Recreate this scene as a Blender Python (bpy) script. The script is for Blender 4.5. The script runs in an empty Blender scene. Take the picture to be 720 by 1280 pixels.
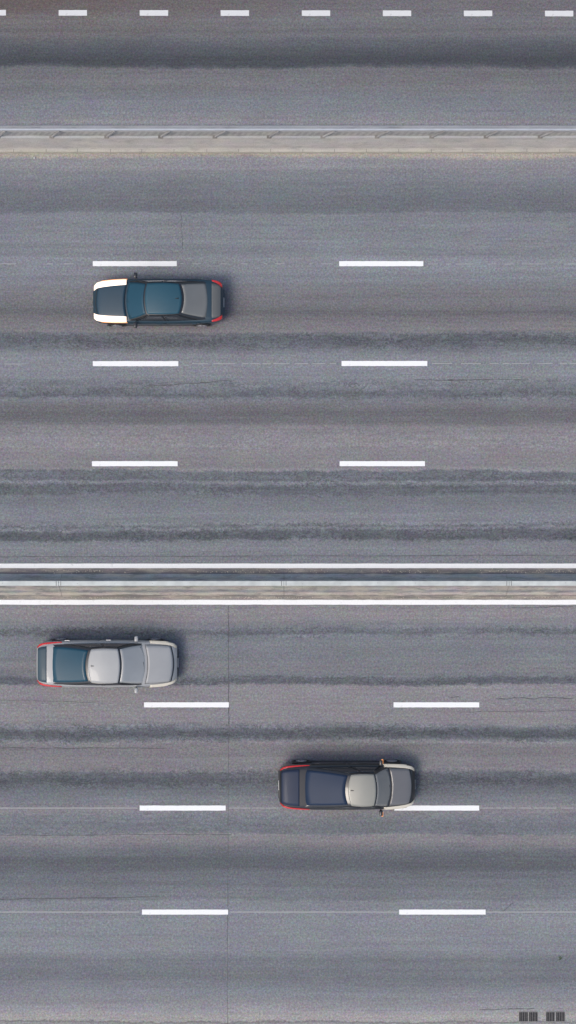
import bpy, bmesh, math, random
from mathutils import Vector
random.seed(7)
R = math.radians
scn = bpy.context.scene
COL = scn.collection

# ------------------------------------------------------------------ camera, world, sun, exposure
S = 34.0            # photo pixels per metre on the road surface
CAMH = 50.0
cam_d = bpy.data.cameras.new('camera'); cam = bpy.data.objects.new('camera', cam_d); COL.objects.link(cam)
cam.location = (0, 0, CAMH); cam.rotation_euler = (0, 0, 0)
cam_d.sensor_fit = 'VERTICAL'; cam_d.sensor_height = 24.0
cam_d.lens = 24.0 * CAMH / (1280 / S)
cam_d.clip_end = 2000
scn.camera = cam

SUN_EL = R(58)
SH = Vector((0.80, 0.60, 0)).normalized()          # way the shadows fall
world = bpy.data.worlds.new('World'); scn.world = world; world.use_nodes = True
wn = world.node_tree
sky = wn.nodes.new('ShaderNodeTexSky'); sky.sky_type = 'NISHITA'; sky.sun_disc = False
sky.sun_elevation = SUN_EL; sky.sun_rotation = math.atan2(-SH.x, -SH.y)
sky.dust_density = 4.0; sky.air_density = 1.0; sky.ozone_density = 1.0
wn.links.new(sky.outputs[0], wn.nodes['Background'].inputs[0])
wn.nodes['Background'].inputs[1].default_value = 0.15

sun_d = bpy.data.lights.new('sun', 'SUN'); sun = bpy.data.objects.new('sun', sun_d); COL.objects.link(sun)
sun_d.energy = 1.0; sun_d.angle = R(22); sun_d.color = (1.0, 0.93, 0.84)
d = Vector((SH.x * math.cos(SUN_EL), SH.y * math.cos(SUN_EL), -math.sin(SUN_EL)))
sun.rotation_euler = d.to_track_quat('-Z', 'Y').to_euler(); sun.location = (-20, -20, 40)

scn.view_settings.view_transform = 'Standard'; scn.view_settings.look = 'None'
scn.view_settings.gamma = 1; scn.view_settings.use_curve_mapping = False
scn.view_settings.exposure = 0.27

# ------------------------------------------------------------------ helpers
def W(px, py, z=0.0):
    k = (CAMH - z) / CAMH
    return Vector(((px - 360) / S * k, (640 - py) / S * k, z))
def X(px): return (px - 360) / S
def Y(py): return (640 - py) / S

def lin(c):
    c = c / 255.0
    return c / 12.92 if c <= 0.04045 else ((c + 0.055) / 1.055) ** 2.4
KAL = 1.12      # picture brightness of a surface of albedo 1
def alb(r, g, b): return tuple(min(0.92, lin(v) / KAL) for v in (r, g, b)) + (1.0,)

def tag(o, label=None, cat=None, group=None, kind=None):
    if label: o['label'] = label
    if cat: o['category'] = cat
    if group: o['group'] = group
    if kind: o['kind'] = kind
    return o
def empty(name, loc=(0, 0, 0), rz=0.0):
    o = bpy.data.objects.new(name, None); COL.objects.link(o)
    o.location = loc; o.rotation_euler = (0, 0, rz); o.empty_display_size = 0.3
    return o
def link(name, bm, mat, parent=None, smooth=False, loc=None):
    bmesh.ops.recalc_face_normals(bm, faces=bm.faces)
    me = bpy.data.meshes.new(name); bm.to_mesh(me); bm.free()
    if smooth:
        for p in me.polygons: p.use_smooth = True
    me.materials.append(mat)
    o = bpy.data.objects.new(name, me); COL.objects.link(o)
    if parent: o.parent = parent
    if loc is not None: o.location = loc
    return o
def box(bm, x0, x1, y0, y1, z0, z1):
    v = [bm.verts.new(p) for p in ((x0,y0,z0),(x1,y0,z0),(x1,y1,z0),(x0,y1,z0),(x0,y0,z1),(x1,y0,z1),(x1,y1,z1),(x0,y1,z1))]
    for f in ((3,2,1,0),(4,5,6,7),(0,1,5,4),(1,2,6,5),(2,3,7,6),(3,0,4,7)):
        bm.faces.new([v[i] for i in f])
def rbox(x0, x1, y0, y1, z0, z1, r=0.01, seg=2):
    bm = bmesh.new(); box(bm, x0, x1, y0, y1, z0, z1)
    bmesh.ops.bevel(bm, geom=list(bm.edges), offset=r, segments=seg, affect='EDGES', profile=0.5)
    return bm
def prism(pts, x0, x1, cuts=1):
    """extrude a (y,z) outline along x"""
    bm = bmesh.new(); n = len(pts); rows = []
    for i in range(cuts + 1):
        x = x0 + (x1 - x0) * i / cuts
        rows.append([bm.verts.new((x, p[0], p[1])) for p in pts])
    for a, b in zip(rows, rows[1:]):
        for j in range(n):
            bm.faces.new([a[j], a[(j+1) % n], b[(j+1) % n], b[j]])
    bm.faces.new(rows[0][::-1]); bm.faces.new(rows[-1])
    return bm
def cyl(bm, c, axis, r, h, n=20, r2=None):
    """closed cylinder centred on c; axis 'x','y' or 'z'"""
    r2 = r if r2 is None else r2; A = []; B = []
    for i in range(n):
        t = 2 * math.pi * i / n; a, b = math.cos(t), math.sin(t)
        for lst, rr, s in ((A, r, -h/2), (B, r2, h/2)):
            p = {'x': (s, a*rr, b*rr), 'y': (a*rr, s, b*rr), 'z': (a*rr, b*rr, s)}[axis]
            lst.append(bm.verts.new((c[0]+p[0], c[1]+p[1], c[2]+p[2])))
    for i in range(n):
        bm.faces.new([A[i], A[(i+1) % n], B[(i+1) % n], B[i]])
    bm.faces.new(A[::-1]); bm.faces.new(B)

# ------------------------------------------------------------------ materials
class NT:
    def __init__(s, name):
        s.m = bpy.data.materials.new(name); s.m.use_nodes = True
        s.t = s.m.node_tree; s.b = s.t.nodes['Principled BSDF']
    def n(s, typ, **kw):
        o = s.t.nodes.new(typ)
        for k, v in kw.items(): setattr(o, k, v)
        return o
    def l(s, a, b): s.t.links.new(a, b)
    def setin(s, node, i, v):
        if hasattr(v, 'is_linked') or isinstance(v, bpy.types.NodeSocket): s.l(v, node.inputs[i])
        else: node.inputs[i].default_value = v
    def math(s, op, a, b=0.0, c=None, clamp=False):
        o = s.n('ShaderNodeMath', operation=op, use_clamp=clamp)
        s.setin(o, 0, a); s.setin(o, 1, b)
        if c is not None: s.setin(o, 2, c)
        return o.outputs[0]
    def co(s):
        c = s.n('ShaderNodeTexCoord'); return c.outputs['Object']
    def scale(s, vec, sx, sy, sz=1.0, off=(0, 0, 0)):
        o = s.n('ShaderNodeMapping'); s.l(vec, o.inputs[0])
        o.inputs['Scale'].default_value = (sx, sy, sz); o.inputs['Location'].default_value = off
        return o.outputs[0]
    def noise(s, vec, scale=1.0, detail=2.0, rough=0.5, dist=0.0, color=False):
        o = s.n('ShaderNodeTexNoise'); s.l(vec, o.inputs['Vector'])
        o.inputs['Scale'].default_value = scale; o.inputs['Detail'].default_value = detail
        o.inputs['Roughness'].default_value = rough; o.inputs['Distortion'].default_value = dist
        return o.outputs['Color' if color else 'Fac']
    def remap(s, v, a, b, c, d, clamp=True):
        o = s.n('ShaderNodeMapRange', clamp=clamp)
        s.setin(o, 0, v)
        for i, q in enumerate((a, b, c, d)): o.inputs[i+1].default_value = q
        return o.outputs[0]
    def mix(s, f, a, b, mode='MIX'):
        o = s.n('ShaderNodeMix', data_type='RGBA', blend_type=mode)
        s.setin(o, 0, f); s.setin(o, 6, a); s.setin(o, 7, b)
        return o.outputs[2]
    def mulv(s, col, v):
        o = s.n('ShaderNodeVectorMath', operation='SCALE'); s.l(col, o.inputs[0]); s.setin(o, 3, v)
        return o.outputs[0]
    def ramp_y(s, yv, stops):
        """colour by photo row: any number of stops, chained colour ramps of at most 30"""
        stops = sorted(stops, key=lambda q: q[0]); chunks = []; i = 0
        while i < len(stops) - 1:
            chunks.append(stops[i:i+30]); i += 29
        out = None
        for ch in chunks:
            y0, y1 = ch[0][0], ch[-1][0]
            fac = s.remap(yv, y0, y1, 0, 1)
            r = s.n('ShaderNodeValToRGB'); s.l(fac, r.inputs[0]); e = r.color_ramp.elements
            while len(e) < len(ch): e.new(0.5)
            for k, (y, c) in enumerate(ch): e[k].position = (y - y0) / (y1 - y0)
            for k, (y, c) in enumerate(ch): e[k].color = c
            if out is None: out = r.outputs[0]
            else:
                out = s.mix(s.math('GREATER_THAN', yv, y0), out, r.outputs[0])
        return out

def plain(name, col, rough=0.5, metal=0.0, var=0.06, scale=6.0, spec=0.5, coat=0.0, emit=None, estr=0.0):
    n = NT(name); c = n.co()
    v = n.remap(n.noise(c, scale, 4), 0.3, 0.7, 1 - var, 1 + var)
    rgb = n.n('ShaderNodeRGB'); rgb.outputs[0].default_value = tuple(col[:3]) + (1,)
    n.l(n.mulv(rgb.outputs[0], v), n.b.inputs['Base Color'])
    n.b.inputs['Roughness'].default_value = rough; n.b.inputs['Metallic'].default_value = metal
    n.b.inputs['Specular IOR Level'].default_value = spec
    n.b.inputs['Coat Weight'].default_value = coat; n.b.inputs['Coat Roughness'].default_value = 0.08
    if emit:
        n.b.inputs['Emission Color'].default_value = tuple(emit) + (1,)
        n.b.inputs['Emission Strength'].default_value = estr
    return n.m

G = lambda v, dr=0, dg=0, db=0: alb(v + dr - 0.2, v + dg + 0.5, v + db)
def asphalt():
    n = NT('asphalt'); c = n.co()
    sep = n.n('ShaderNodeSeparateXYZ'); n.l(c, sep.inputs[0])
    px = n.math('MULTIPLY_ADD', sep.outputs[0], S, 360)
    py = n.math('MULTIPLY_ADD', sep.outputs[1], -S, 640)
    # slow waver of the paving joints and wheel tracks, and their ragged edges
    slow = n.remap(n.noise(n.scale(c, 0.16, 0.5), 1.0, 2), 0.25, 0.75, -3.0, 3.0, False)
    rag = n.remap(n.noise(n.scale(c, 1.6, 2.2), 1.0, 5, 0.65), 0.25, 0.75, -2.6, 2.6, False)
    rag2 = n.remap(n.noise(n.scale(c, 9, 9), 1.0, 2, 0.6), 0.25, 0.75, -1.1, 1.1, False)
    yw = n.math('ADD', n.math('ADD', n.math('ADD', py, slow), rag), rag2)
    b = lambda v: G(v, -3, 0, 5)      # bluish
    w = lambda v: G(v, 2, 0, 3)        # warmish
    g = lambda v: G(v, 0, 0, 3)
    stops = [(-60, w(112)), (0, w(104)), (12, w(106)), (24, g(112)), (34, g(110)), (37, g(102)), (42, g(108)), (52, b(98)),
             (62, b(84)), (72, b(76)), (80, b(74)), (84, b(92)), (86, g(108)), (105, g(113)), (125, b(120)), (140, b(128)), (150, g(137)), (157, g(146)),
             (188, G(156, 6, 0, -8)), (192, G(162, 5, 0, -9)), (195, G(154, 6, 0, -10)), (197, G(144, 3, 0, -3)), (199, g(138)), (210, g(132)), (222, b(122)), (240, b(113)), (258, b(108)),
             (265, b(110)), (267, b(124)), (280, b(124)), (300, b(128)), (316, b(124)), (322, b(131)), (335, b(131)), (350, b(124)),
             (365, g(116)), (382, g(110)), (392, g(100)), (397, w(110)), (408, w(115)), (414, w(119)), (417, b(104)),
             (424, b(92)), (429, b(94)), (436, b(110)), (443, b(127)), (452, b(131)), (470, b(129)), (475, b(122)), (480, b(119)), (488, b(108)),
             (494, b(96)), (498, b(116)), (506, g(114)), (514, g(101)), (526, g(106)), (534, w(122)), (546, w(128)), (558, w(131)),
             (566, w(127)), (575, w(124)), (585, w(126)), (587, w(130)), (590, b(104)), (600, b(102)), (602, b(125)), (604, b(122)), (607, b(98)), (616, b(99)),
             (620, b(113)), (632, b(118)), (642, b(125)), (655, b(124)), (658, b(104)), (661, b(122)), (664, b(98)), (668, b(90)), (674, b(92)),
             (677, b(118)), (684, b(126)), (693, b(128)), (695, b(118)), (698, b(127)), (706, b(128)), (711, w(122)), (716, w(114)), (745, w(124)),
             (749, w(130)), (758, g(128)), (764, w(132)), (772, w(128)), (782, b(122)), (786, b(106)), (791, b(100)), (794, b(114)), (800, b(122)),
             (820, b(119)), (835, g(121)), (844, b(116)), (847, b(97)), (854, b(96)), (857, w(128)), (868, w(131)), (878, w(128)), (890, w(131)),
             (902, w(128)), (908, b(114)), (913, b(94)), (919, b(88)), (924, b(104)), (929, w(126)), (934, w(114)), (950, w(121)), (962, w(120)), (967, b(100)),
             (975, b(88)), (981, b(94)), (990, b(108)), (1002, b(120)), (1012, w(126)), (1022, b(118)), (1034, b(112)), (1042, b(112)), (1044, w(127)),
             (1052, w(122)), (1064, b(106)), (1076, b(95)), (1086, b(97)), (1092, b(107)), (1106, b(110)), (1120, b(118)), (1123, b(112)), (1127, b(127)), (1140, b(130)), (1152, b(132)),
             (1168, b(128)), (1178, b(130)), (1190, b(128)), (1197, b(118)), (1210, b(114)), (1226, b(114)), (1240, b(126)), (1254, g(133)), (1262, g(142)), (1270, G(152, 2, 0, -2)),
             (1276, G(150, 2, 0, -2)), (1277.5, G(118, 2, 0, 0)), (1280, G(142)), (1292, G(135))]
    col = n.ramp_y(yw, stops)
    # sunken ravelled tracks: dark crinkled surface inside certain rows only
    Mk = []
    for a, bb, k in ((417, 436, 1), (476, 500, .8), (535, 562, .45), (588, 620, .8), (654, 677, 1), (784, 796, .9), (845, 857, .8),
                     (905, 928, 1), (960, 985, .9), (1014, 1043, .45)):
        Mk += [(a-3, 0), (a+1, k), (bb-1, k), (bb+3, 0)]
    mk = n.ramp_y(yw, [(y, (v, v, v, 1)) for y, v in Mk])
    pat = n.remap(n.noise(n.scale(c, 0.45, 2.2, 1, (8, 1, 0)), 1, 4, 0.65), 0.3, 0.7, 0.15, 1.25)
    mk0 = mk; mk = n.mulv(mk, pat)
    cr = n.noise(n.scale(c, 3.0, 4.6), 1.0, 4, 0.62, 0.8)
    ridge = n.math('ABSOLUTE', n.math('SUBTRACT', cr, 0.5))
    crk = n.remap(ridge, 0.0, 0.055, 0.60, 1.16)
    crk = n.mix(mk, (1, 1, 1, 1), crk)
    col = n.mix(1.0, col, crk, 'MULTIPLY')
    pl = n.remap(n.noise(n.scale(c, 0.6, 3.0, 1, (2, 6, 0)), 1, 5, 0.7), 0.3, 0.7, 1.22, 0.86)
    col = n.mix(1.0, col, n.mix(mk0, (1, 1, 1, 1), pl), 'MULTIPLY')
    # long traffic streaks
    s1 = n.remap(n.noise(n.scale(c, 0.06, 5.0), 1.0, 6, 0.65), 0.25, 0.75, 0.87, 1.13)
    s2 = n.remap(n.noise(n.scale(c, 0.5, 14.0, 1, (4, 9, 2)), 1.0, 3, 0.6), 0.25, 0.75, 0.93, 1.07)
    mot = n.remap(n.noise(n.scale(c, 0.35, 0.6), 1.0, 4, 0.6), 0.25, 0.75, 0.93, 1.07)
    # aggregate
    gr = n.remap(n.noise(c, 30, 3, 0.8), 0.25, 0.75, 0.58, 1.42, False)
    gr2 = n.remap(n.noise(n.scale(c, 1, 1, 1, (13, 5, 0)), 9, 2, 0.6), 0.25, 0.75, 0.92, 1.08, False)
    gr3 = n.remap(n.noise(n.scale(c, 1, 1, 1, (1, 17, 0)), 14, 1, 0.5), 0.3, 0.7, 0.84, 1.16, False)
    gr = n.math('MULTIPLY', gr, gr3)
    f = n.math('MULTIPLY', n.math('MULTIPLY', s1, s2), n.math('MULTIPLY', mot, n.math('MULTIPLY', gr, gr2)))
    col = n.mulv(col, f)
    # coloured stones and slow hue drift
    hc = n.noise(n.scale(c, 1, 1, 1, (3, 7, 1)), 13, 2, 0.5, 0, True)
    hue = n.mix(0.34, (0.5, 0.5, 0.5, 1), hc)
    hue2 = n.mix(0.10, (0.5, 0.5, 0.5, 1), n.noise(n.scale(c, 0.9, 1.4), 1.2, 3, 0.6, 0, True))
    col = n.mix(1.0, col, hue, 'MULTIPLY'); col = n.mix(1.0, col, hue2, 'MULTIPLY'); col = n.mulv(col, 4.0)
    # brown soil stain at the upper left
    mxx = n.remap(px, 60, 420, 1, 0); myy = n.remap(py, 10, 62, 1, 0)
    st = n.math('MULTIPLY', n.math('MULTIPLY', mxx, myy), n.remap(n.noise(n.scale(c, 0.3, 0.8), 1, 3), 0.3, 0.6, 0.5, 1))
    col = n.mix(st, col, n.mix(1.0, col, (0.84, 0.70, 0.60, 1), 'MULTIPLY'))
    # oil drips
    vo = n.n('ShaderNodeTexVoronoi'); n.l(n.scale(c, 0.55, 0.55), vo.inputs['Vector']); vo.inputs['Scale'].default_value = 1.0
    sp = n.remap(vo.outputs['Distance'], 0.035, 0.06, 0.62, 1.0)
    sel = n.math('GREATER_THAN', n.noise(n.scale(c, 0.4, 0.4, 1, (9, 9, 0)), 1, 0), 0.64)
    col = n.mulv(col, n.mix(sel, (1, 1, 1, 1), sp))
    n.l(col, n.b.inputs['Base Color'])
    n.b.inputs['Roughness'].default_value = 0.9; n.b.inputs['Specular IOR Level'].default_value = 0.25
    bp = n.n('ShaderNodeBump'); bp.inputs['Strength'].default_value = 0.35; bp.inputs['Distance'].default_value = 0.01
    n.l(n.noise(c, 24, 3, 0.75), bp.inputs['Height']); n.l(bp.outputs[0], n.b.inputs['Normal'])
    return n.m

def by_row(name, stops, grain=0.10, hue=0.10, jitter=0.8, streak=0.07, hatch=None, rough=0.85, blotch=0.0):
    n = NT(name); c = n.co()
    sep = n.n('ShaderNodeSeparateXYZ'); n.l(c, sep.inputs[0])
    py = n.math('MULTIPLY_ADD', sep.outputs[1], -S, 640)
    yw = n.math('ADD', py, n.remap(n.noise(n.scale(c, 0.9, 1.5), 1.0, 5, 0.65), 0.25, 0.75, -jitter, jitter, False))
    col = n.ramp_y(yw, stops)
    s1 = n.remap(n.noise(n.scale(c, 0.35, 9.0), 1.0, 4, 0.6), 0.25, 0.75, 1-streak, 1+streak)
    m1 = n.remap(n.noise(n.scale(c, 1.1, 2.5, 1, (5, 5, 5)), 1.0, 5, 0.65), 0.25, 0.75, 1-streak, 1+streak)
    g1 = n.remap(n.noise(c, 24, 3, 0.7), 0.25, 0.75, 1-grain, 1+grain, False)
    col = n.mulv(col, n.math('MULTIPLY', n.math('MULTIPLY', s1, m1), g1))
    hc = n.mix(hue, (0.5, 0.5, 0.5, 1), n.noise(n.scale(c, 1.2, 3.0, 1, (2, 2, 2)), 1.2, 4, 0.65, 0, True))
    col = n.mulv(n.mix(1.0, col, hc, 'MULTIPLY'), 2.0)
    if blotch:
        b1 = n.remap(n.noise(n.scale(c, 0.9, 5.0, 1, (31, 2, 0)), 1.0, 6, 0.72), 0.50, 0.62, 0, blotch)
        col = n.mix(b1, col, G(172, 8, 0, -14))
        b2 = n.remap(n.noise(n.scale(c, 1.3, 6.0, 1, (3, 22, 0)), 1.0, 6, 0.72), 0.52, 0.64, 0, blotch)
        col = n.mix(b2, col, G(104, 0, 0, 0))
    if hatch:
        a, b_, k = hatch
        diag = n.math('SUBTRACT', n.math('MULTIPLY', sep.outputs[0], 26), n.math('MULTIPLY', sep.outputs[1], 30))
        hs = n.remap(n.math('SINE', n.math('ADD', diag, n.math('MULTIPLY', n.noise(c, 3, 2), 4))), -1, 1, 1-k, 1+k*.4)
        ins = n.math('MULTIPLY', n.math('GREATER_THAN', py, a), n.math('LESS_THAN', py, b_))
        col = n.mulv(col, n.mix(ins, (1, 1, 1, 1), hs))
    n.l(col, n.b.inputs['Base Color'])
    n.b.inputs['Roughness'].default_value = rough; n.b.inputs['Specular IOR Level'].default_value = 0.3
    bp = n.n('ShaderNodeBump'); bp.inputs['Strength'].default_value = 0.3; bp.inputs['Distance'].default_value = 0.01
    n.l(n.noise(c, 14, 4, 0.7), bp.inputs['Height']); n.l(bp.outputs[0], n.b.inputs['Normal'])
    return n.m

def paint_mat(name, v=0.80, wear=0.06):
    n = NT(name); c = n.co()
    a = n.remap(n.noise(c, 5, 5, 0.7), 0.60, 0.75, 0, 1)
    g_ = n.remap(n.noise(c, 24, 2), 0.3, 0.7, 0.95, 1.03)
    col = n.mix(n.math('MULTIPLY', a, wear), (v*.975, v*.995, v*.985, 1), (0.35, 0.35, 0.35, 1))
    n.l(n.mulv(col, g_), n.b.inputs['Base Color'])
    n.b.inputs['Roughness'].default_value = 0.7; n.b.inputs['Specular IOR Level'].default_value = 0.2
    return n.m

M_ASPH = asphalt()
M_PAINT = paint_mat('road_paint', 0.80, 0.45)
M_OLD = paint_mat('faded_road_paint', 0.62, 0.9)
M_THIN = paint_mat('chalk_paint', 0.34, 0.95)
M_KERB = by_row('island_concrete', [(154, G(182, 0, 0, 2)), (158, G(182, 0, 0, 2)), (162, G(168)), (165, G(144, 2, 0, -4)), (170.6, G(136, 2, 0, -5)), (171.4, G(174, 1, 0, -3)),  # topmost pale concrete rows brightened in colour to offset the rail's shadow
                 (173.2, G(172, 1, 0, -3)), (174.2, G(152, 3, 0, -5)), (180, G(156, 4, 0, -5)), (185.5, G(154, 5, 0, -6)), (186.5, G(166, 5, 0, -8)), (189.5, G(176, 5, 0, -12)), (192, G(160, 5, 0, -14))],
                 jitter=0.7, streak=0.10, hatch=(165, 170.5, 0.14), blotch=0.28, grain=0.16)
M_GALV = plain('galvanised_steel', alb(182, 188, 194), 0.6, 0.15, 0.10, 3.0)
M_POST = plain('dull_galvanised_steel', alb(150, 150, 150), 0.6, 0.2, 0.12, 9.0)
M_STRUT = plain('weathered_strut_steel', alb(150, 149, 147), 0.7, 0.0, 0.25, 1.3)
M_RUST = plain('dirty_base_plate', alb(122, 118, 112), 0.8, 0.0, 0.35, 1.1)
M_CONC = by_row('barrier_concrete', [(712, G(145, -2, 0, 2)), (719, G(152, -4, 0, 2)), (726, G(160, -2, 0, 0)), (732.5, G(146, 4, 0, -6)), (734.5, G(166, 6, 0, -8)), (736, G(160, 4, 0, -6)), (737, G(138, 0, 0, 2)), (739, G(138, 0, 0, 0)), (740, G(160, 8, 0, -8)), (742.6, G(170, 8, 0, -10)), (743.6, G(118, 6, 0, -6)), (745, G(124, 6, 0, -6)), (747, G(134, 6, 0, -6))],
                 grain=0.22, hue=0.22, jitter=1.5, streak=0.2, blotch=0.6)
M_CAP = plain('pale_barrier_cap', alb(192, 198, 194), 0.7, 0.0, 0.14, 2.5)
M_DIRT = by_row('median_dirt', [(709, G(132, 4, 0, -2)), (714, G(122, 4, 0, -2)), (717, G(104, 2, 0, 4)), (730, G(100)), (743, G(96, 4, 0, -2)), (746, G(128, 6, 0, -6)), (750, G(142, 5, 0, -6))],
                grain=0.24, hue=0.2, jitter=1.5, streak=0.15, blotch=0.55)
M_DARK = plain('dark_joint', (0.035, 0.035, 0.038), 0.9)
M_STONE = plain('pale_chippings', (0.42, 0.38, 0.32), 0.9, var=0.3, scale=20)
M_CRACK = plain('crack_filler', (0.085, 0.085, 0.09), 0.9, var=0.3, scale=5)

# ------------------------------------------------------------------ ground and carriageway
def sheet(name, x0, x1, y0, y1, z, mat, nx=1, ny=1):
    bm = bmesh.new(); g = [[bm.verts.new((x0+(x1-x0)*i/nx, y0+(y1-y0)*j/ny, z)) for j in range(ny+1)] for i in range(nx+1)]
    for i in range(nx):
        for j in range(ny): bm.faces.new([g[i][j], g[i+1][j], g[i+1][j+1], g[i][j+1]])
    return link(name, bm, mat)
tag(sheet('road', -400, 400, -400, 400, 0.0, M_ASPH), kind='structure')
tag(sheet('median_ground', -60, 60, Y(750.5), Y(708.5), 0.004, M_DIRT), kind='structure')

def ribbon(x0, x1, yc, h, z, slope=0.0, jit=0.004, step=0.12, th=0.003):
    """painted band: thin slab with slightly uneven edges"""
    bm = bmesh.new(); nseg = max(2, int((x1-x0)/step)); top = []; 
    for i in range(nseg+1):
        x = x0 + (x1-x0)*i/nseg; y = yc + slope*(x-x0)
        a = random.uniform(-jit, jit); b = random.uniform(-jit, jit)
        top.append([bm.verts.new((x+random.uniform(-jit, jit)*(i in (0, nseg)), y-h/2+a, z)), bm.verts.new((x+random.uniform(-jit, jit)*(i in (0, nseg)), y+h/2+b, z))])
    for p, q in zip(top, top[1:]): bm.faces.new([p[0], q[0], q[1], p[1]])
    return bm

# edge lines and the thin setting-out lines are part of the road surface
tag(link('edge_line', ribbon(-60, 60, Y(707.3), 5.7/S, 0.009, step=0.25, jit=0.003), M_PAINT), kind='structure')
tag(link('edge_line', ribbon(-60, 60, Y(752.8), 6.0/S, 0.009, step=0.25, jit=0.006), M_PAINT), kind='structure')
thin = bmesh.new()
def thinline(pieces, py, h=0.9):
    global thin
    for a, b in pieces:
        r = ribbon(X(a), X(b), Y(py), h/S, 0.0045, jit=0.003)
        me = bpy.data.meshes.new('t'); r.to_mesh(me); r.free(); thin.from_mesh(me); bpy.data.meshes.remove(me)
def dashes(x0, x1, fill, lo=6, hi=30):
    out = []; x = x0
    while x < x1:
        l = random.uniform(lo, hi); out.append((x, min(x1, x+l))); x += l / fill
    return out
thinline(dashes(0, 112, .35), 329.8, .7); thinline(dashes(225, 420, .3, 4, 16), 329.8, .7); thinline(dashes(535, 760, .55), 330, .7)
thinline(dashes(-20, 30, .8), 455, .8); thinline(dashes(240, 420, .75), 454.6, .8); thinline(dashes(540, 760, .7), 454.4, .8)
thinline(dashes(-60, 112, .12), 580, .6); thinline(dashes(-60, 175, .25, 3, 10), 881, .6); thinline(dashes(600, 760, .3, 3, 8), 881, .6)
thinline([(-900, 172)], 1010, 1.1); thinline(dashes(286, 345, .9), 1010, .9); thinline(dashes(600, 900, .85), 1010, .9)
thinline([(-900, 174), (288, 498), (608, 1500)], 1140, 1.2)
tag(link('guide_line', thin, M_THIN), kind='structure')

# the lane dashes: each one a thing
def dash(x0, x1, py, h, label, group, mat):
    bm = ribbon(0, (x1-x0)/S, 0, h/S, 0.0, jit=0.0035, step=0.1)
    for v in list(bm.verts): pass
    ret = bmesh.ops.extrude_face_region(bm, geom=list(bm.faces))
    for e in ret['geom']:
        if isinstance(e, bmesh.types.BMVert): e.co.z += 0.003
    o = link('lane_dash', bm, mat, loc=(X(x0), Y(py), 0.006))
    return tag(o, label, 'lane marking', group)
gL = 'long white lane dashes on the road'
for x0, x1, py, lab in (
    (116, 221, 329.6, 'long white lane dash painted directly above the dark teal car, highest on the left'),
    (424, 529, 329.6, 'long white lane dash level with the one above the teal car, alone to its right'),
    (116, 223, 454.6, 'long white lane dash on the asphalt next below the teal car'),
    (427, 534, 454.4, 'long white lane dash on the right, middle one of three above the central barrier'),
    (115, 222, 579.6, 'long white lane dash on the left, nearest above the central barrier'),
    (424.5, 531, 579.6, 'long white lane dash on the right, nearest above the central barrier'),
    (180, 286, 881.0, 'long white lane dash just below and right of the silver car'),
    (492, 599, 881.0, 'long white lane dash above the navy car, right of the silver car'),
    (174.5, 282, 1010.0, 'long white lane dash left of the navy car on a thin chalk line'),
    (493, 599, 1010.0, 'long white lane dash touching the front corner of the navy car'),
    (177.5, 285, 1140.0, 'lowest long white lane dash on the left, joined to a thin chalk line'),
    (499, 607, 1140.0, 'lowest long white lane dash on the right, joined to a thin chalk line')):
    dash(x0, x1, py, 6.3, lab, gL, M_PAINT)
ordn = ['first', 'second', 'third', 'fourth', 'fifth', 'sixth', 'seventh', 'last']
for k in range(8):
    x0 = -28 + 101.3 * k
    lab = '%s short white dash from the left in the top row' % ordn[k]
    if k == 0: lab = 'first short white dash in the top row, cut off by the left edge'
    dash(x0, x0 + 35.5, 16.0 + 0.14 * k, 7.0, lab, 'short white dashes along the far slip lane', M_OLD)
# painted dashes beyond the frame, only to continue the road
ext = bmesh.new()
for x0s, py in (((-193, -502, 735, 1045), 329.6), ((-193, -502, 737, 1047), 454.5), ((-194, -503, 734, 1044), 579.6), ((-132, -444, 804, 1116), 881),
                ((-137, -449, 805, 1117), 1010), ((-142, -454, 820, 1132), 1140)):
    for x0 in x0s:
        r = ribbon(X(x0), X(x0+107), Y(py), 6.3/S, 0.008, jit=0.0035)
        me = bpy.data.meshes.new('t'); r.to_mesh(me); r.free(); ext.from_mesh(me); bpy.data.meshes.remove(me)
tag(link('lane_marking', ext, M_PAINT), kind='structure')

# transverse joint and wandering cracks
def crack(pts, w, z=0.0042):
    bm = bmesh.new(); L_ = []; n = len(pts)
    for i, (px, py) in enumerate(pts):
        a = pts[max(0, i-1)]; b = pts[min(n-1, i+1)]
        dx, dy = b[0]-a[0], b[1]-a[1]; l = math.hypot(dx, dy) or 1
        ww = w * (0.5 + random.random()) / 2
        L_.append((bm.verts.new((X(px - dy/l*ww), Y(py + dx/l*ww), z)), bm.verts.new((X(px + dy/l*ww), Y(py - dx/l*ww), z))))
    for p, q in zip(L_, L_[1:]): bm.faces.new([p[0], q[0], q[1], p[1]])
    return bm
def wander(x0, y0, x1, y1, n, amp):
    out = []; ox = oy = 0
    for i in range(n+1):
        t = i/n; ox = ox*.7 + random.uniform(-amp, amp); oy = oy*.7 + random.uniform(-amp, amp)
        out.append((x0+(x1-x0)*t+ox, y0+(y1-y0)*t+oy))
    return out
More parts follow.
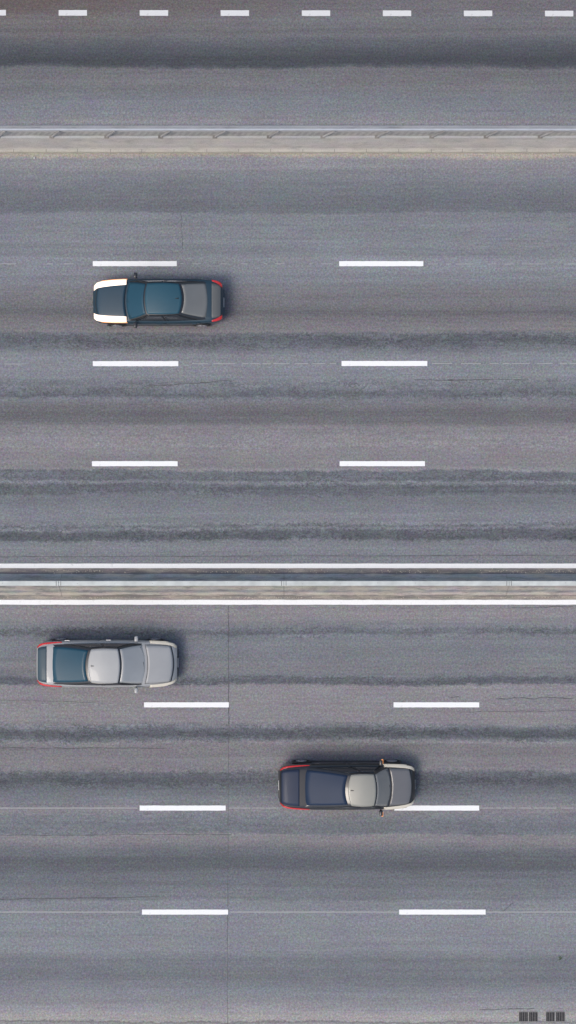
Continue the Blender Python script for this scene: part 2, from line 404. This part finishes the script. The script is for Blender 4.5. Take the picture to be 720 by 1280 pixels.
for args, w in (((285.5, 757, 286, 905, 40, .25), .9), ((286, 905, 284, 1280, 60, .3), .45), ((226, 262, 229, 312, 24, .7), .6),
                ((620, 873, 716, 872, 30, .7), .8), ((560, 871, 574, 871, 8, .5), .7), ((185, 880, 178, 880, 4, .3), .7), ((628, 1140, 642, 1128, 12, .6), .7),
                ((0, 1124, 200, 1121, 30, .4), .9), ((0, 696, 720, 694, 80, .3), .6), ((660, 474, 560, 475, 20, .4), .8), ((518, 475, 584, 476, 16, .4), 1.0),
                ((0, 935, 205, 935, 50, .4), .8), ((0, 1044, 290, 1043, 60, .4), .7), ((180, 483, 290, 476, 30, .5), .9), ((640, 760, 716, 758, 20, .4), .8),
                ((600, 1262, 668, 1261, 16, .5), .9), ((0, 875, 120, 878, 30, .5), .5), ((575, 890, 720, 888, 40, .5), .5)):
    tag(link('road_crack', crack(wander(*args), w), M_CRACK), kind='structure')

# ------------------------------------------------------------------ upper traffic island with kerbs
T0, T1 = Y(156.5) , Y(190.5)
k = (CAMH - 0.12) / CAMH
def Yk(py, z): return (640 - py) / S * (CAMH - z) / CAMH
hk = 0.12
prof = [(Yk(190.6, hk), 0.0), (Yk(190.4, hk), hk-0.02), (Yk(189.9, hk), hk), (Yk(157.4, hk), hk), (Yk(156.6, hk), hk-0.02), (Yk(156.4, hk), 0.0)]
tag(link('island', prism(prof, -60, 60, 30), M_KERB), kind='structure')
# kerb stone joints
jb = bmesh.new(); xx = 18
for i in range(-22, 45):
    px = 18 + 40 * i + random.uniform(-1, 1)
    box(jb, X(px)-0.006, X(px)+0.006, Yk(190.2, hk), Yk(186.2, hk), hk-0.01, hk+0.003)
tag(link('kerb_joint', jb, M_CRACK), kind='structure')

# guardrail: steel beam on posts
rail = tag(empty('guardrail', (0, Y(169.6), hk)), 'galvanised steel guardrail on short posts along the beige concrete island', 'guardrail')
zt = 0.66
wp = [(0.0, zt), (0.022, zt-0.01), (0.03, zt-0.04), (0.015, zt-0.08), (0.0, zt-0.11), (0.015, zt-0.14), (0.03, zt-0.18), (0.022, zt-0.21), (0.0, zt-0.22)]
outl = wp + [(p[0]-0.02, p[1]) for p in reversed(wp)]
link('beam', prism(outl, -60, 60, 60), M_POST, rail)
fl = bmesh.new(); box(fl, -60, 60, -0.028, 0.036, zt+0.003, zt+0.012); link('top_lip', fl, M_GALV, rail)
for i in range(-5, 17):
    xg = X(66 + 67.7 * i) + random.uniform(-.02, .02); lean = 0.36 + random.uniform(-.05, .06)
    pb = bmesh.new(); w_ = .03
    lo = [pb.verts.new((xg+dx, dy-.075, 0.0)) for dx, dy in ((-w_, -.03), (w_, -.03), (w_, .03), (-w_, .03))]
    hi = [pb.verts.new((xg+lean+dx, dy-.055, zt-.02)) for dx, dy in ((-w_, -.022), (w_, -.022), (w_, .022), (-w_, .022))]
    for q in range(4): pb.faces.new([lo[q], lo[(q+1) % 4], hi[(q+1) % 4], hi[q]])
    pb.faces.new(lo[::-1]); pb.faces.new(hi)
    p = link('post', pb, M_STRUT, rail)
    link('base_plate', rbox(xg-0.10, xg+0.07, -0.14, -.02, 0.0, 0.014, 0.004), M_RUST, p)
for i in range(-3, 9):
    bm = bmesh.new(); cyl(bm, (X(100 + 135.4*i), -0.028, zt-0.11), 'y', 0.022, 0.02, 10)
    link('splice_bolt', bm, M_POST, rail)

# ------------------------------------------------------------------ central concrete barrier in long segments
hB = 0.82
def barrier(pa, pb_, label):
    r = tag(empty('concrete_barrier', (0, 0, 0)), label, 'concrete barrier', 'concrete barrier segments down the median')
    x0, x1 = X(pa)+0.006, X(pb_)-0.006
    zc = hB
    yc0, yc1 = Yk(732.2, zc), Yk(726.2, zc)
    pts = [(Y(746.0), 0.004), (Y(745.8), 0.08), (Y(740.5), 0.26), (yc0-0.012, zc-0.05), (yc0-0.006, zc-0.03), (yc1+0.006, zc-0.03), (yc1+0.012, zc-0.05), (Y(721.5), 0.26), (Y(717.3), 0.08), (Y(717.1), 0.004)]
    nb = prism(pts, x0, x1, 40)
    link('wall', nb, M_CONC, r)
    link('cap', rbox(x0, x1, yc0, yc1, zc-0.03, zc, 0.008), M_CAP, r)
    q = pa + 23
    while q < pb_ - 10:
        bm = bmesh.new(); cyl(bm, (X(q), (yc0+yc1)/2 + random.uniform(-.03, .03), zc+0.001), 'z', 0.013, 0.006, 8)
        link('anchor_bolt', bm, M_POST, r); q += 46.2
    for e in (pa+2.6, pb_-3.0):
        bm = bmesh.new(); box(bm, X(e)-0.008, X(e)+0.008, yc0+0.004, yc1-0.004, zc-0.002, zc+0.003)
        link('end_joint', bm, M_DARK, r)
barrier(-476, 78, 'pale capped concrete barrier segment whose joint lies above the silver car, leftmost')
barrier(78, 355, 'pale capped concrete barrier segment between its leftmost and middle joints, below the road dashes')
barrier(355, 632, 'pale capped concrete barrier segment directly above the navy car, right of the middle joint')
barrier(632, 1186, 'pale capped concrete barrier segment running out of the right edge')

# loose chippings swept against the barrier and the kerb
gb = bmesh.new()
def stone(px, py, s, z=0.005):
    c = Vector((X(px), Y(py), z + s*0.2)); n = random.randint(5, 7); a0 = random.random()*6
    ring = [gb.verts.new(c + Vector((math.cos(a0+6.283*i/n)*s*random.uniform(.6, 1.1), math.sin(a0+6.283*i/n)*s*random.uniform(.5, 1), -s*.2))) for i in range(n)]
    t = gb.verts.new(c + Vector((random.uniform(-.2, .2)*s, random.uniform(-.2, .2)*s, s*.45)))
    for i in range(n): gb.faces.new([ring[i], ring[(i+1) % n], t])
for _ in range(520):
    cx = random.choice([110, 300, 350, 505, 640, 700, random.uniform(-100, 820), random.uniform(-100, 820)]) + random.gauss(0, 22)
    stone(cx, random.choice([714 + random.gauss(0, 1.1), 747 + random.gauss(0, .7)]), random.uniform(.008, .03), 0.006)
for _ in range(320):
    stone(random.uniform(-100, 820) if random.random() < .6 else random.gauss(660, 30), 193.3 + random.gauss(0, 1.3), random.uniform(.006, .022), 0.002)
for _ in range(50):
    stone(random.uniform(-50, 770), random.uniform(200, 1270), random.uniform(.006, .014), 0.002)
tag(link('gravel', gb, M_STONE), 'pale loose chippings gathered along the barrier and the kerb', 'gravel', kind='stuff')

# small litter
sc_ = bmesh.new(); pts = [(0, 0, .012), (.05, .01, .03), (.075, .06, .02), (.03, .085, .045), (-.02, .05, .02)]
vs = [sc_.verts.new(p) for p in pts]; cvt = sc_.verts.new((.03, .04, .06)); 
for i in range(5): sc_.faces.new([vs[i], vs[(i+1) % 5], cvt])
bmesh.ops.solidify(sc_, geom=list(sc_.faces), thickness=0.004)
tag(link('paper_scrap', sc_, plain('white_paper', (.78, .78, .76), .8), loc=(X(42.5), Y(199), 0.0)), 'small crumpled white paper scrap on the asphalt below the kerb', 'litter')
lf = bmesh.new()
for a in (0, 1.3, 2.5, 4.1, 5.2):
    v0 = lf.verts.new((0, 0, .02)); v1 = lf.verts.new((math.cos(a)*.05-math.sin(a)*.02, math.sin(a)*.05+math.cos(a)*.02, .03))
    v2 = lf.verts.new((math.cos(a)*.075, math.sin(a)*.075, .02)); v3 = lf.verts.new((math.cos(a)*.05+math.sin(a)*.02, math.sin(a)*.05-math.cos(a)*.02, .03))
    lf.faces.new([v0, v1, v2, v3])
tag(link('weed', lf, plain('weed_leaf', (.05, .08, .03), .8), loc=(X(700), Y(1197.5), 0.0)), 'tiny dark green weed sprouting from the asphalt above the drain grates', 'weed')

# ------------------------------------------------------------------ drain grates at the lower edge
M_IRON = plain('grate_bars', alb(122, 120, 120), 0.7, 0.1, 0.15, 12)
M_PIT = plain('drain_pit', (0.012, 0.013, 0.014), 0.95)
glab = ['dark slotted drain grate at the lower edge, leftmost of four', 'dark slotted drain grate at the lower edge, second from the left of four',
        'dark slotted drain grate at the lower edge, third from the left of four', 'dark slotted drain grate at the lower edge, rightmost of four']
for i, (a, b) in enumerate(((649, 659.6), (661.4, 671.8), (682.8, 693), (695.2, 705.6))):
    y0, y1 = 1276.6, 1265.0
    g_ = tag(empty('drain_grate', (X((a+b)/2), Y((y0+y1)/2), 0.004)), glab[i], 'drain grate', 'slotted drain grates at the lower edge')
    hw = (b-a)/2/S; hh = (y0-y1)/2/S
    bm = bmesh.new(); box(bm, -hw, hw, -hh, hh, 0.0, 0.004); link('pit', bm, M_PIT, g_)
    bm = bmesh.new()
    for j in range(1, 5):
        x = -hw + 2*hw*j/5; box(bm, x-0.008, x+0.008, -hh+0.002, hh-0.002, 0.0045, 0.014)
    link('grille', bm, M_IRON, g_)
    bm = bmesh.new(); t = 0.016
    box(bm, -hw-t, hw+t, hh, hh+t, 0, .01); box(bm, -hw-t, hw+t, -hh-t, -hh, 0, .01)
    box(bm, -hw-t, -hw, -hh, hh, 0, .01); box(bm, hw, hw+t, -hh, hh, 0, .01)
    link('frame', bm, plain('grate_frame', alb(140, 138, 136), .8), g_)

# ------------------------------------------------------------------ cars
def interp(tab, x):
    if x <= tab[0][0]: return tab[0][1]
    for (a, va), (b, vb) in zip(tab, tab[1:]):
        if x <= b:
            t = (x-a)/(b-a); t = t*t*(3-2*t) if False else t
            return va + (vb-va)*t
    return tab[-1][1]
def cat(tab, x):
    """smooth (Catmull-Rom) table lookup"""
    n = len(tab)
    if x <= tab[0][0]: return tab[0][1]
    if x >= tab[-1][0]: return tab[-1][1]
    for i in range(n-1):
        if x <= tab[i+1][0]:
            a, va = tab[i]; b, vb = tab[i+1]; h = b-a; t = (x-a)/h
            m0 = (tab[i+1][1]-tab[max(i-1, 0)][1])/(tab[i+1][0]-tab[max(i-1, 0)][0])*h
            m1 = (tab[min(i+2, n-1)][1]-va)/(tab[min(i+2, n-1)][0]-a)*h
            return (2*t**3-3*t*t+1)*va+(t**3-2*t*t+t)*m0+(-2*t**3+3*t*t)*vb+(t**3-t*t)*m1

def grid(fn, us, vs, th=0.0):
    bm = bmesh.new(); g = [[bm.verts.new(fn(u, v)) for v in vs] for u in us]
    for i in range(len(us)-1):
        for j in range(len(vs)-1):
            try: bm.faces.new([g[i][j], g[i+1][j], g[i+1][j+1], g[i][j+1]])
            except ValueError: pass
    if th:
        bmesh.ops.recalc_face_normals(bm, faces=bm.faces)
        bmesh.ops.solidify(bm, geom=list(bm.faces), thickness=th)
    return bm
def ls(a, b, n): return [a + (b-a)*i/(n-1) for i in range(n)]

M_TYRE = plain('tyre_rubber', (.02, .02, .02), .85)
M_RIM = plain('alloy_rim', (.45, .45, .47), .3, .8)
M_BLACK = plain('black_plastic', (.025, .025, .027), .5)
M_CHROME = plain('bright_trim', (.6, .6, .6), .25, .9)
M_RED = plain('red_lens', (.30, .012, .016), .2, coat=.6, emit=(.8, .03, .02), estr=.25)
M_PLATE = plain('number_plate_blank', (.7, .7, .68), .5)

def car(name_label, loc, rz, L, Wd, c):
    """local +x is the nose. c: dict of longitudinal positions, heights and materials"""
    r = tag(empty('car', loc, rz), name_label, 'car', 'cars driving on the road')
    hl = L/2
    wt = [(0, .66), (.012, .80), (.04, .90), (.09, .955), (.2, .985), (.5, 1), (.78, .985), (.88, .96), (.945, .915), (.98, .84), (1, .70)]
    wf = lambda x: Wd/2*cat(wt, (x+hl)/L)
    ztab = c['deck']
    zt_ = lambda x: cat(ztab, x)
    def top(x, f, off=0.0):     # upper surface of the body; f in -1..1 across
        z = zt_(x)
        return Vector((x, f*wf(x), z + .035*(1-abs(f)**2.2) - .055*max(0, abs(f)-.8)/.2 + off))
    def prof(x, t):             # t 0..1 from centreline top to centreline bottom, one side
        z = zt_(x); zb = cat([(-hl, .42), (-hl+.12, .26), (-hl+.5, .20), (hl-.5, .20), (hl-.12, .24), (hl, .38)], x)
        P = [(0, z+.035), (.3, z+.033), (.6, z+.024), (.8, z+.010), (.93, z-.025), (.985, z-.075), (1.0, z-.16), (1.0, z-.3), (.995, (z+zb)/2-.02), (.985, zb+.12), (.95, zb+.02), (.85, zb), (0, zb)]
        k = t*(len(P)-1); i = min(int(k), len(P)-2); q = k-i
        return P[i][0]+(P[i+1][0]-P[i][0])*q, P[i][1]+(P[i+1][1]-P[i][1])*q
    xs = [-hl, -hl+.02, -hl+.06, -hl+.12, -hl+.2] + ls(-hl+.3, hl-.3, 36) + [hl-.2, hl-.12, hl-.06, hl-.02, hl]
    bm = bmesh.new(); rings = []
    ts = ls(0, 1, 37)
    for x in xs:
        ring = []
        for t in ts:
            f, z = prof(x, t); ring.append(bm.verts.new((x, f*wf(x), z)))
        for t in ts[-2:0:-1]:
            f, z = prof(x, t); ring.append(bm.verts.new((x, -f*wf(x), z)))
        rings.append(ring)
    m = len(rings[0])
    for a, b in zip(rings, rings[1:]):
        for j in range(m): bm.faces.new([a[j], a[(j+1) % m], b[(j+1) % m], b[j]])
    bm.faces.new(rings[0]); bm.faces.new(rings[-1][::-1])
    body = link('body', bm, c['paint'], r, True)
    # hood and tail panels with a dark shut line under them
    def panel(nm, x0, x1, f, mat, off=.010, nx=14, nf=13, bow=0.0):
        def fn(u, v):
            x = x0 + (x1-x0)*u - bow*v*v
            return top(x, v*f, off)
        return link(nm, grid(fn, ls(0, 1, nx), ls(-1, 1, nf), -.008), mat, r, True)
    xw0, xw1, xr1, xr0 = c['xw0'], c['xw1'], c['xr1'], c['xr0']
    bows = .16
    panel('hood_seam', xw0-.02, hl-.10, .85, M_BLACK, .004, bow=.10)
    hood = panel('hood', xw0, hl-.13, .835, c.get('hood', c['paint']), .012, bow=.10)
    if xr0 - (-hl) > .35:
        panel('tailgate', -hl+.08, xr0-.02, .82, c.get('tail', c['paint']), .010)
    # greenhouse
    zb0 = zt_(xw0); zb1 = zt_(xr0); zr = c['zr']
    wb = .90; wr = c.get('wr', .70)
    def frontedge(v, u): # x at height v (0 belt..1 roof) and across u
        x = xw0 + (xw1-xw0)*(v**.92); return x - bows*(1-.45*v)*u*u
    def rearedge(v, u):
        x = xr0 + (xr1-xr0)*(v**.85); return x + .12*u*u
    def hw(x, v):
        return (wf(x)*wb)*(1-v) + (Wd/2*wr)*v + .02*math.sin(v*math.pi)
    def zz(v, base): return (base-.02) + (zr-base+.02)*(v if v < 1 else 1)
    def wind(u, v, off=0.0):
        x = frontedge(v, u); y = u*hw(xw0-.25 if v < .5 else xw0-.25, v); z = zz(v, zb0) + .030*(1-u*u)*v
        nx = .45; return Vector((x+off*nx, y, z+off*.9))
    def rearw(u, v, off=0.0):
        x = rearedge(v, u); y = u*hw(xr0+.3, v)*.97; z = zz(v, zb1) + .030*(1-u*u)*v
        return Vector((x-off*.4, y, z+off*.9))
    def side(s, u, v, off=0.0):   # u 0 rear..1 front
        xf = frontedge(v, 1); xb = rearedge(v, 1); x = xb + (xf-xb)*u
        yf = hw(xw0-.25, v); yb = hw(xr0+.3, v)*.97; bulge = math.sin(u*math.pi)*.035
        y = yb + (yf-yb)*u + bulge*(1-.2*v)
        zb_ = zb1 + (zb0-zb1)*u
        return Vector((x, s*(y+off*.9), zz(v, zb_)+off*.3))
    def roof(u, v, off=0.0):      # u 0..1 rear->front, v -1..1
        xf = frontedge(1, v); xb = rearedge(1, v); x = xb+(xf-xb)*u
        yb = hw(xr0+.3, 1)*.97; yf = hw(xw0-.25, 1)
        y = v*(yb+(yf-yb)*u + math.sin(u*math.pi)*.028)
        z = zr + .030*(1-v*v) + .045*math.sin(u*math.pi)*(1-.35*v*v)
        return Vector((x, y, z+off))
    sh = grid(lambda u, v: wind(u, v), ls(-1, 1, 15), ls(0, 1, 9))
    for g2 in (grid(lambda u, v: rearw(u, v), ls(-1, 1, 15), ls(0, 1, 9)), grid(lambda u, v: side(1, u, v), ls(0, 1, 21), ls(0, 1, 9)),
               grid(lambda u, v: side(-1, u, v), ls(0, 1, 21), ls(0, 1, 9)), grid(lambda u, v: roof(u, v), ls(0, 1, 21), ls(-1, 1, 15))):
        me = bpy.data.meshes.new('t'); g2.to_mesh(me); g2.free(); sh.from_mesh(me); bpy.data.meshes.remove(me)
    bmesh.ops.remove_doubles(sh, verts=list(sh.verts), dist=0.004)
    link('cabin', sh, c['pillar'], r, True)
    link('roof', grid(lambda u, v: roof(u, v, .010), ls(.015, .985, 18), ls(-.97, .97, 15), -.008), c['roof'], r, True)
    link('windscreen', grid(lambda u, v: wind(u, v, .009), ls(-.93, .93, 15), ls(.03, .95, 9), -.006), c['glass_f'], r, True)
    link('rear_window', grid(lambda u, v: rearw(u, v, .009), ls(-.90, .90, 15), ls(.06, .94, 9), -.006), c['glass_r'], r, True)
    for s in (1, -1):
        for u0, u1 in ((.52, .93), (.09, .49)):
            link('side_window', grid(lambda u, v: side(s, u, v, .007), ls(u0, u1, 9), ls(.10, .90, 7), -.005), c['glass_s'], r, True)
        # doors on the body side
        for x0, x1 in ((xr0+(xw0-xr0)*.52, xw0-.12), (xr0+(xw0-xr0)*.12, xr0+(xw0-xr0)*.50)):
            def dfn(u, v, x0=x0, x1=x1):
                x = x0+(x1-x0)*u; f, z = prof(x, .46+.28*v); return Vector((x, s*(f*wf(x)+.006), z))
            dr = link('door', grid(dfn, ls(0, 1, 8), ls(0, 1, 9), -.004), c['paint'], r, True)
            p = dfn(.14, .1)
            h_ = rbox(p.x-.02, p.x+.16, p.y-.012, p.y+.016*s+.012, p.z-.03, p.z-.005, .005); link('door_handle', h_, M_CHROME if c.get('chrome') else c['paint'], dr)
        # mirror on a stalk
        mx = xw0-.42; my = wf(mx)
        mz = zt_(mx)+.10
        mb = rbox(-.055, .075, 0, .20, -.07, .075, .035, 3)
        if s < 0: bmesh.ops.scale(mb, vec=(1, -1, 1), verts=list(mb.verts))
        mo = link('mirror', mb, c['mirror'], r, True, loc=(mx, s*(my-.005), mz))
        sb = bmesh.new(); box(sb, -.02, .03, -.03, .05, -.09, -.04)
        if s < 0: bmesh.ops.scale(sb, vec=(1, -1, 1), verts=list(sb.verts))
        link('mirror_foot', sb, M_BLACK, mo)
        if c.get('mirror_amber'):
            link('indicator', rbox(.02, .085, *sorted((s*.05, s*.215)), -.01, .05, .012), amber, mo, True)
        # headlight wrapping the nose corner
        hlx0, hlx1 = c['hl']
        def hfn(u, v):
            x = hlx0+(hlx1-hlx0)*u
            fi = c['hlf'][0] + (c['hlf'][1]-c['hlf'][0])*(v if True else v)
            sweep = (1-u)*c.get('hls', .10)       # narrows rearward, inner edge moves out
            f = fi if v > .99 else fi + sweep*(1-v)
            return top(x, s*f, .016 - .02*max(0, u-.85))
        h = link('headlight', grid(hfn, ls(0, 1, 12), ls(0, 1, 7), -.012), c['lamp'], r, True)
        # indicator strip; the amber version paints the lit headlamp's orange halo
        def ifn(u, v):
            x = hlx0-.03+(hlx1-.25-hlx0)*u; return top(x, s*(c['hlf'][1]+.002+.032*v), .014)
        link('indicator', grid(ifn, ls(0, 1, 8), ls(0, 1, 3), -.006), c['amber'], h, True)
        def tfn(u, v):
            x = c['tl'][0]+(c['tl'][1]-c['tl'][0])*u; f = c.get('tlf', .80)+(.985-c.get('tlf', .80))*v
            f = f if v > .99 else f + (.65*(.985-c.get('tlf', .80))*u)*(1-v)
            return top(x, s*f, .016)
        link('taillight', grid(tfn, ls(0, 1, 10), ls(0, 1, 6), -.010), M_RED, r, True)
        # rear vertical lens
        link('sill', rbox(-hl*.55, hl*.55, s*(Wd/2-.03)-.02, s*(Wd/2-.03)+.03, .18, .27, .012), M_BLACK, r)
        for wx in (hl-.82, -hl+.80):
            wb_ = bmesh.new(); cyl(wb_, (0, 0, 0), 'y', .31, .20, 28); 
            bmesh.ops.bevel(wb_, geom=[e for e in wb_.edges if abs(e.verts[0].co.y-e.verts[1].co.y) < 1e-4], offset=.02, segments=2, affect='EDGES')
            wh = link('wheel', wb_, M_TYRE, r, False, loc=(wx, s*(Wd/2-.088), .31))
            rb_ = bmesh.new(); cyl(rb_, (0, s*.104, 0), 'y', .20, .012, 20)
            for q in range(5):
                a = q*2*math.pi/5; cyl(rb_, (math.cos(a)*.11, s*.112, math.sin(a)*.11), 'y', .035, .012, 8)
            link('rim', rb_, M_RIM, wh)
            ab = bmesh.new(); cyl(ab, (0, 0, 0), 'y', .355, .012, 28)
            link('wheel_arch', ab, M_BLACK, r, loc=(wx, s*(Wd/2-.002), .33))
    # bumpers, grille, plates
    def nose(u, v, e):   # wraps the end; u -1..1, v height
        f = u; x = e*(hl+.012 - .06*f*f); return Vector((x, f*Wd/2*.68, v))
    link('grille', grid(lambda u, v: nose(u, v, 1), ls(-.7, .7, 9), ls(.42, .58, 3), .01), M_BLACK, r, True)
    link('front_plate', rbox(hl+.012, hl+.028, -.17, .17, .36, .46, .004), M_PLATE, r)
    link('rear_plate', rbox(-hl-.026, -hl-.010, -.17, .17, .50, .61, .004), M_PLATE, r)
    link('front_bumper', rbox(hl-.22, hl+.03, -Wd*.30, Wd*.30, .22, .36, .03, 3), M_BLACK, r, True)
    link('rear_bumper', rbox(-hl-.035, -hl+.22, -Wd*.31, Wd*.31, .26, .48, .04, 3), c['paint'], r, True)
    # wipers
    for s, y0 in ((1, .12), (-1, -.38)):
        a = wind(y0/(Wd/2*.8), .06, .022); b = wind((y0+.46)/(Wd/2*.8), .16, .022)
        wbm = bmesh.new(); dv = (b-a); nn = Vector((-dv.y, dv.x, 0)).normalized()*.008
        vv = [wbm.verts.new(p) for p in (a-nn, a+nn, b+nn, b-nn)]; f_ = wbm.faces.new(vv)
        bmesh.ops.solidify(wbm, geom=[f_], thickness=.012)
        link('wiper', wbm, M_BLACK, r)
    # shark-fin aerial
    p = roof(.10, 0, .01)
    fb = bmesh.new(); q = [(0, -.02, 0), (.16, -.015, 0), (.16, .015, 0), (0, .02, 0), (.01, 0, .06), (.05, 0, .055)]
    vv = [fb.verts.new(p+Vector(k_)) for k_ in q]
    for f_ in ((0, 1, 5, 4), (3, 4, 5, 2), (0, 4, 3), (1, 2, 5)): fb.faces.new([vv[i] for i in f_])
    link('aerial', fb, M_BLACK, r)
    if c.get('rails'):
        for s in (1, -1):
            rb = grid(lambda u, v: roof(u, s*(.90+.05*v), .03+.012*math.sin(v*math.pi)), ls(.08, .9, 12), ls(0, 1, 4), -.02)
            link('roof_rail', rb, c['rails'], r, True)
    return r

def pt(name, col, rough=.35, coat=.6, metal=.0, emit=None, estr=0, spec=.5): return plain(name, col, rough, metal, .05, 1.5, spec, coat, emit, estr)
teal_g = pt('glass_painted_teal_sky', (.010, .055, .088), .35, .05, spec=.35)  # base colour imitates blue sky mirrored in left-facing glass
dark_g = pt('dark_tinted_glass', (.012, .016, .022), .1)
navy = pt('dark_navy_paint', (.018, .028, .045), .4, .2, spec=.35)
teal = pt('deep_teal_paint', (.014, .066, .098), .45, .1, spec=.4)
greyg = pt('glass_painted_grey_sky', (.17, .175, .165), .25)  # grey base colour paints in bright sky reflected by the rear glass
black = pt('black_paint', (.012, .013, .015), .3)
amber = pt('amber_lens', (.55, .20, .04), .2, emit=(1, .38, .12), estr=.7)
lampon = pt('lit_headlamp', (.8, .75, .7), .2, emit=(1, .74, .52), estr=1.05)
lampoff = pt('pale_headlamp', (.50, .47, .39), .2, emit=(1, .9, .72), estr=.12)
silver = pt('silver_paint', (.30, .31, .31), .4, .4)
silverroof = pt('pale_silver_paint', (.33, .34, .335), .5, .3)
paleg = pt('glass_painted_pale_sky', (.31, .325, .325), .2)  # pale colour stands in for bright sky reflected in the windscreen
sand = pt('beige_grey_paint', (.25, .25, .215), .4)
navy3 = pt('navy_paint', (.017, .027, .054), .5, .05, spec=.3)
navyg = pt('glass_painted_navy_sky', (.013, .027, .058), .5, .0, spec=.25)  # dark sky reflection put into the base colour of the rear glass

deckA = lambda hl: [(-hl, .72), (-hl+.08, .86), (-hl+.3, .95), (-hl+.8, .98), (0, .96), (hl-1.3, .95), (hl-1.0, .92), (hl-.5, .83), (hl-.15, .73), (hl, .58)]
deckB = lambda hl: [(-hl, .74), (-hl+.08, .88), (-hl+.3, .96), (-hl+.9, .98), (0, .95), (hl-1.3, .92), (hl-1.0, .88), (hl-.5, .80), (hl-.15, .70), (hl, .55)]

def spot(pxa, pxb, pya, pyb, z=.7):
    a = W(pxa, pya, z); b = W(pxb, pyb, z)
    return ((a.x+b.x)/2, (a.y+b.y)/2, 0.0), abs(b.x-a.x), abs(a.y-b.y)

# 1: dark teal car heading left with lit headlamps
loc, L, Wd = spot(116, 279, 349.5, 405)
hl = L/2
car('dark teal car heading left with bright lit headlamps, alone above the central barrier', loc, math.pi, L, Wd, dict(
    deck=deckA(hl), xw0=hl-1.18, xw1=hl-1.95, xr1=-hl+1.42, xr0=-hl+.42, zr=1.42, wr=.70,
    paint=pt('dark_teal_paint', (.013, .036, .054), .35, .3, spec=.4), hood=pt('teal_hood_paint', (.013, .040, .062), .35, .3, spec=.4), tail=pt('dark_grey_paint', (.10, .105, .10), .4), pillar=black, roof=teal, glass_f=teal_g, glass_r=greyg, glass_s=dark_g, mirror=black,
    lamp=lampon, amber=amber, hl=(hl-1.25, hl-.04), hlf=(.66, .965), hls=.06, tl=(-hl+.04, -hl+.40), rails=None))
# 2: silver car heading right
loc, L, Wd = spot(46, 221, 800.5, 858.5)
hl = L/2
car('silver car heading right with dark teal rear glass, just below the central barrier', loc, 0, L, Wd, dict(
    deck=deckB(hl), xw0=hl-1.02, xw1=hl-1.95, xr1=-hl+1.95, xr0=-hl+.42, zr=1.42, wr=.74,
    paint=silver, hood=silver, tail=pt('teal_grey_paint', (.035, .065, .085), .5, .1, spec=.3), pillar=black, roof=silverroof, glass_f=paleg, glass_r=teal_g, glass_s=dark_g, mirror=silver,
    lamp=lampoff, amber=lampoff, hl=(hl-.95, hl-.03), hlf=(.86, .99), hls=.05, tl=(-hl+.04, -hl+.95), tlf=.88, chrome=True))
# 3: dark navy car with beige roof heading right
loc, L, Wd = spot(349, 519, 954, 1011)
hl = L/2
car('dark navy car with beige roof heading right, lowest of the three cars', loc, 0, L, Wd, dict(
    deck=deckB(hl), xw0=hl-.85, xw1=hl-1.45, xr1=-hl+2.45, xr0=-hl+.75, zr=1.44, wr=.70,
    mirror_amber=True, paint=black, hood=pt('slate_paint', (.13, .132, .135), .35), tail=navy3, pillar=black, roof=sand, glass_f=pt('glass_painted_sandy_sky', (.21, .215, .205), .2), glass_r=navyg, glass_s=dark_g, mirror=black,  # windscreen colour carries a painted reflection of bright sky
    lamp=lampoff, amber=lampoff, hl=(hl-1.15, hl-.03), hlf=(.84, .98), hls=.05, tl=(-hl+.04, -hl+1.1), tlf=.90))
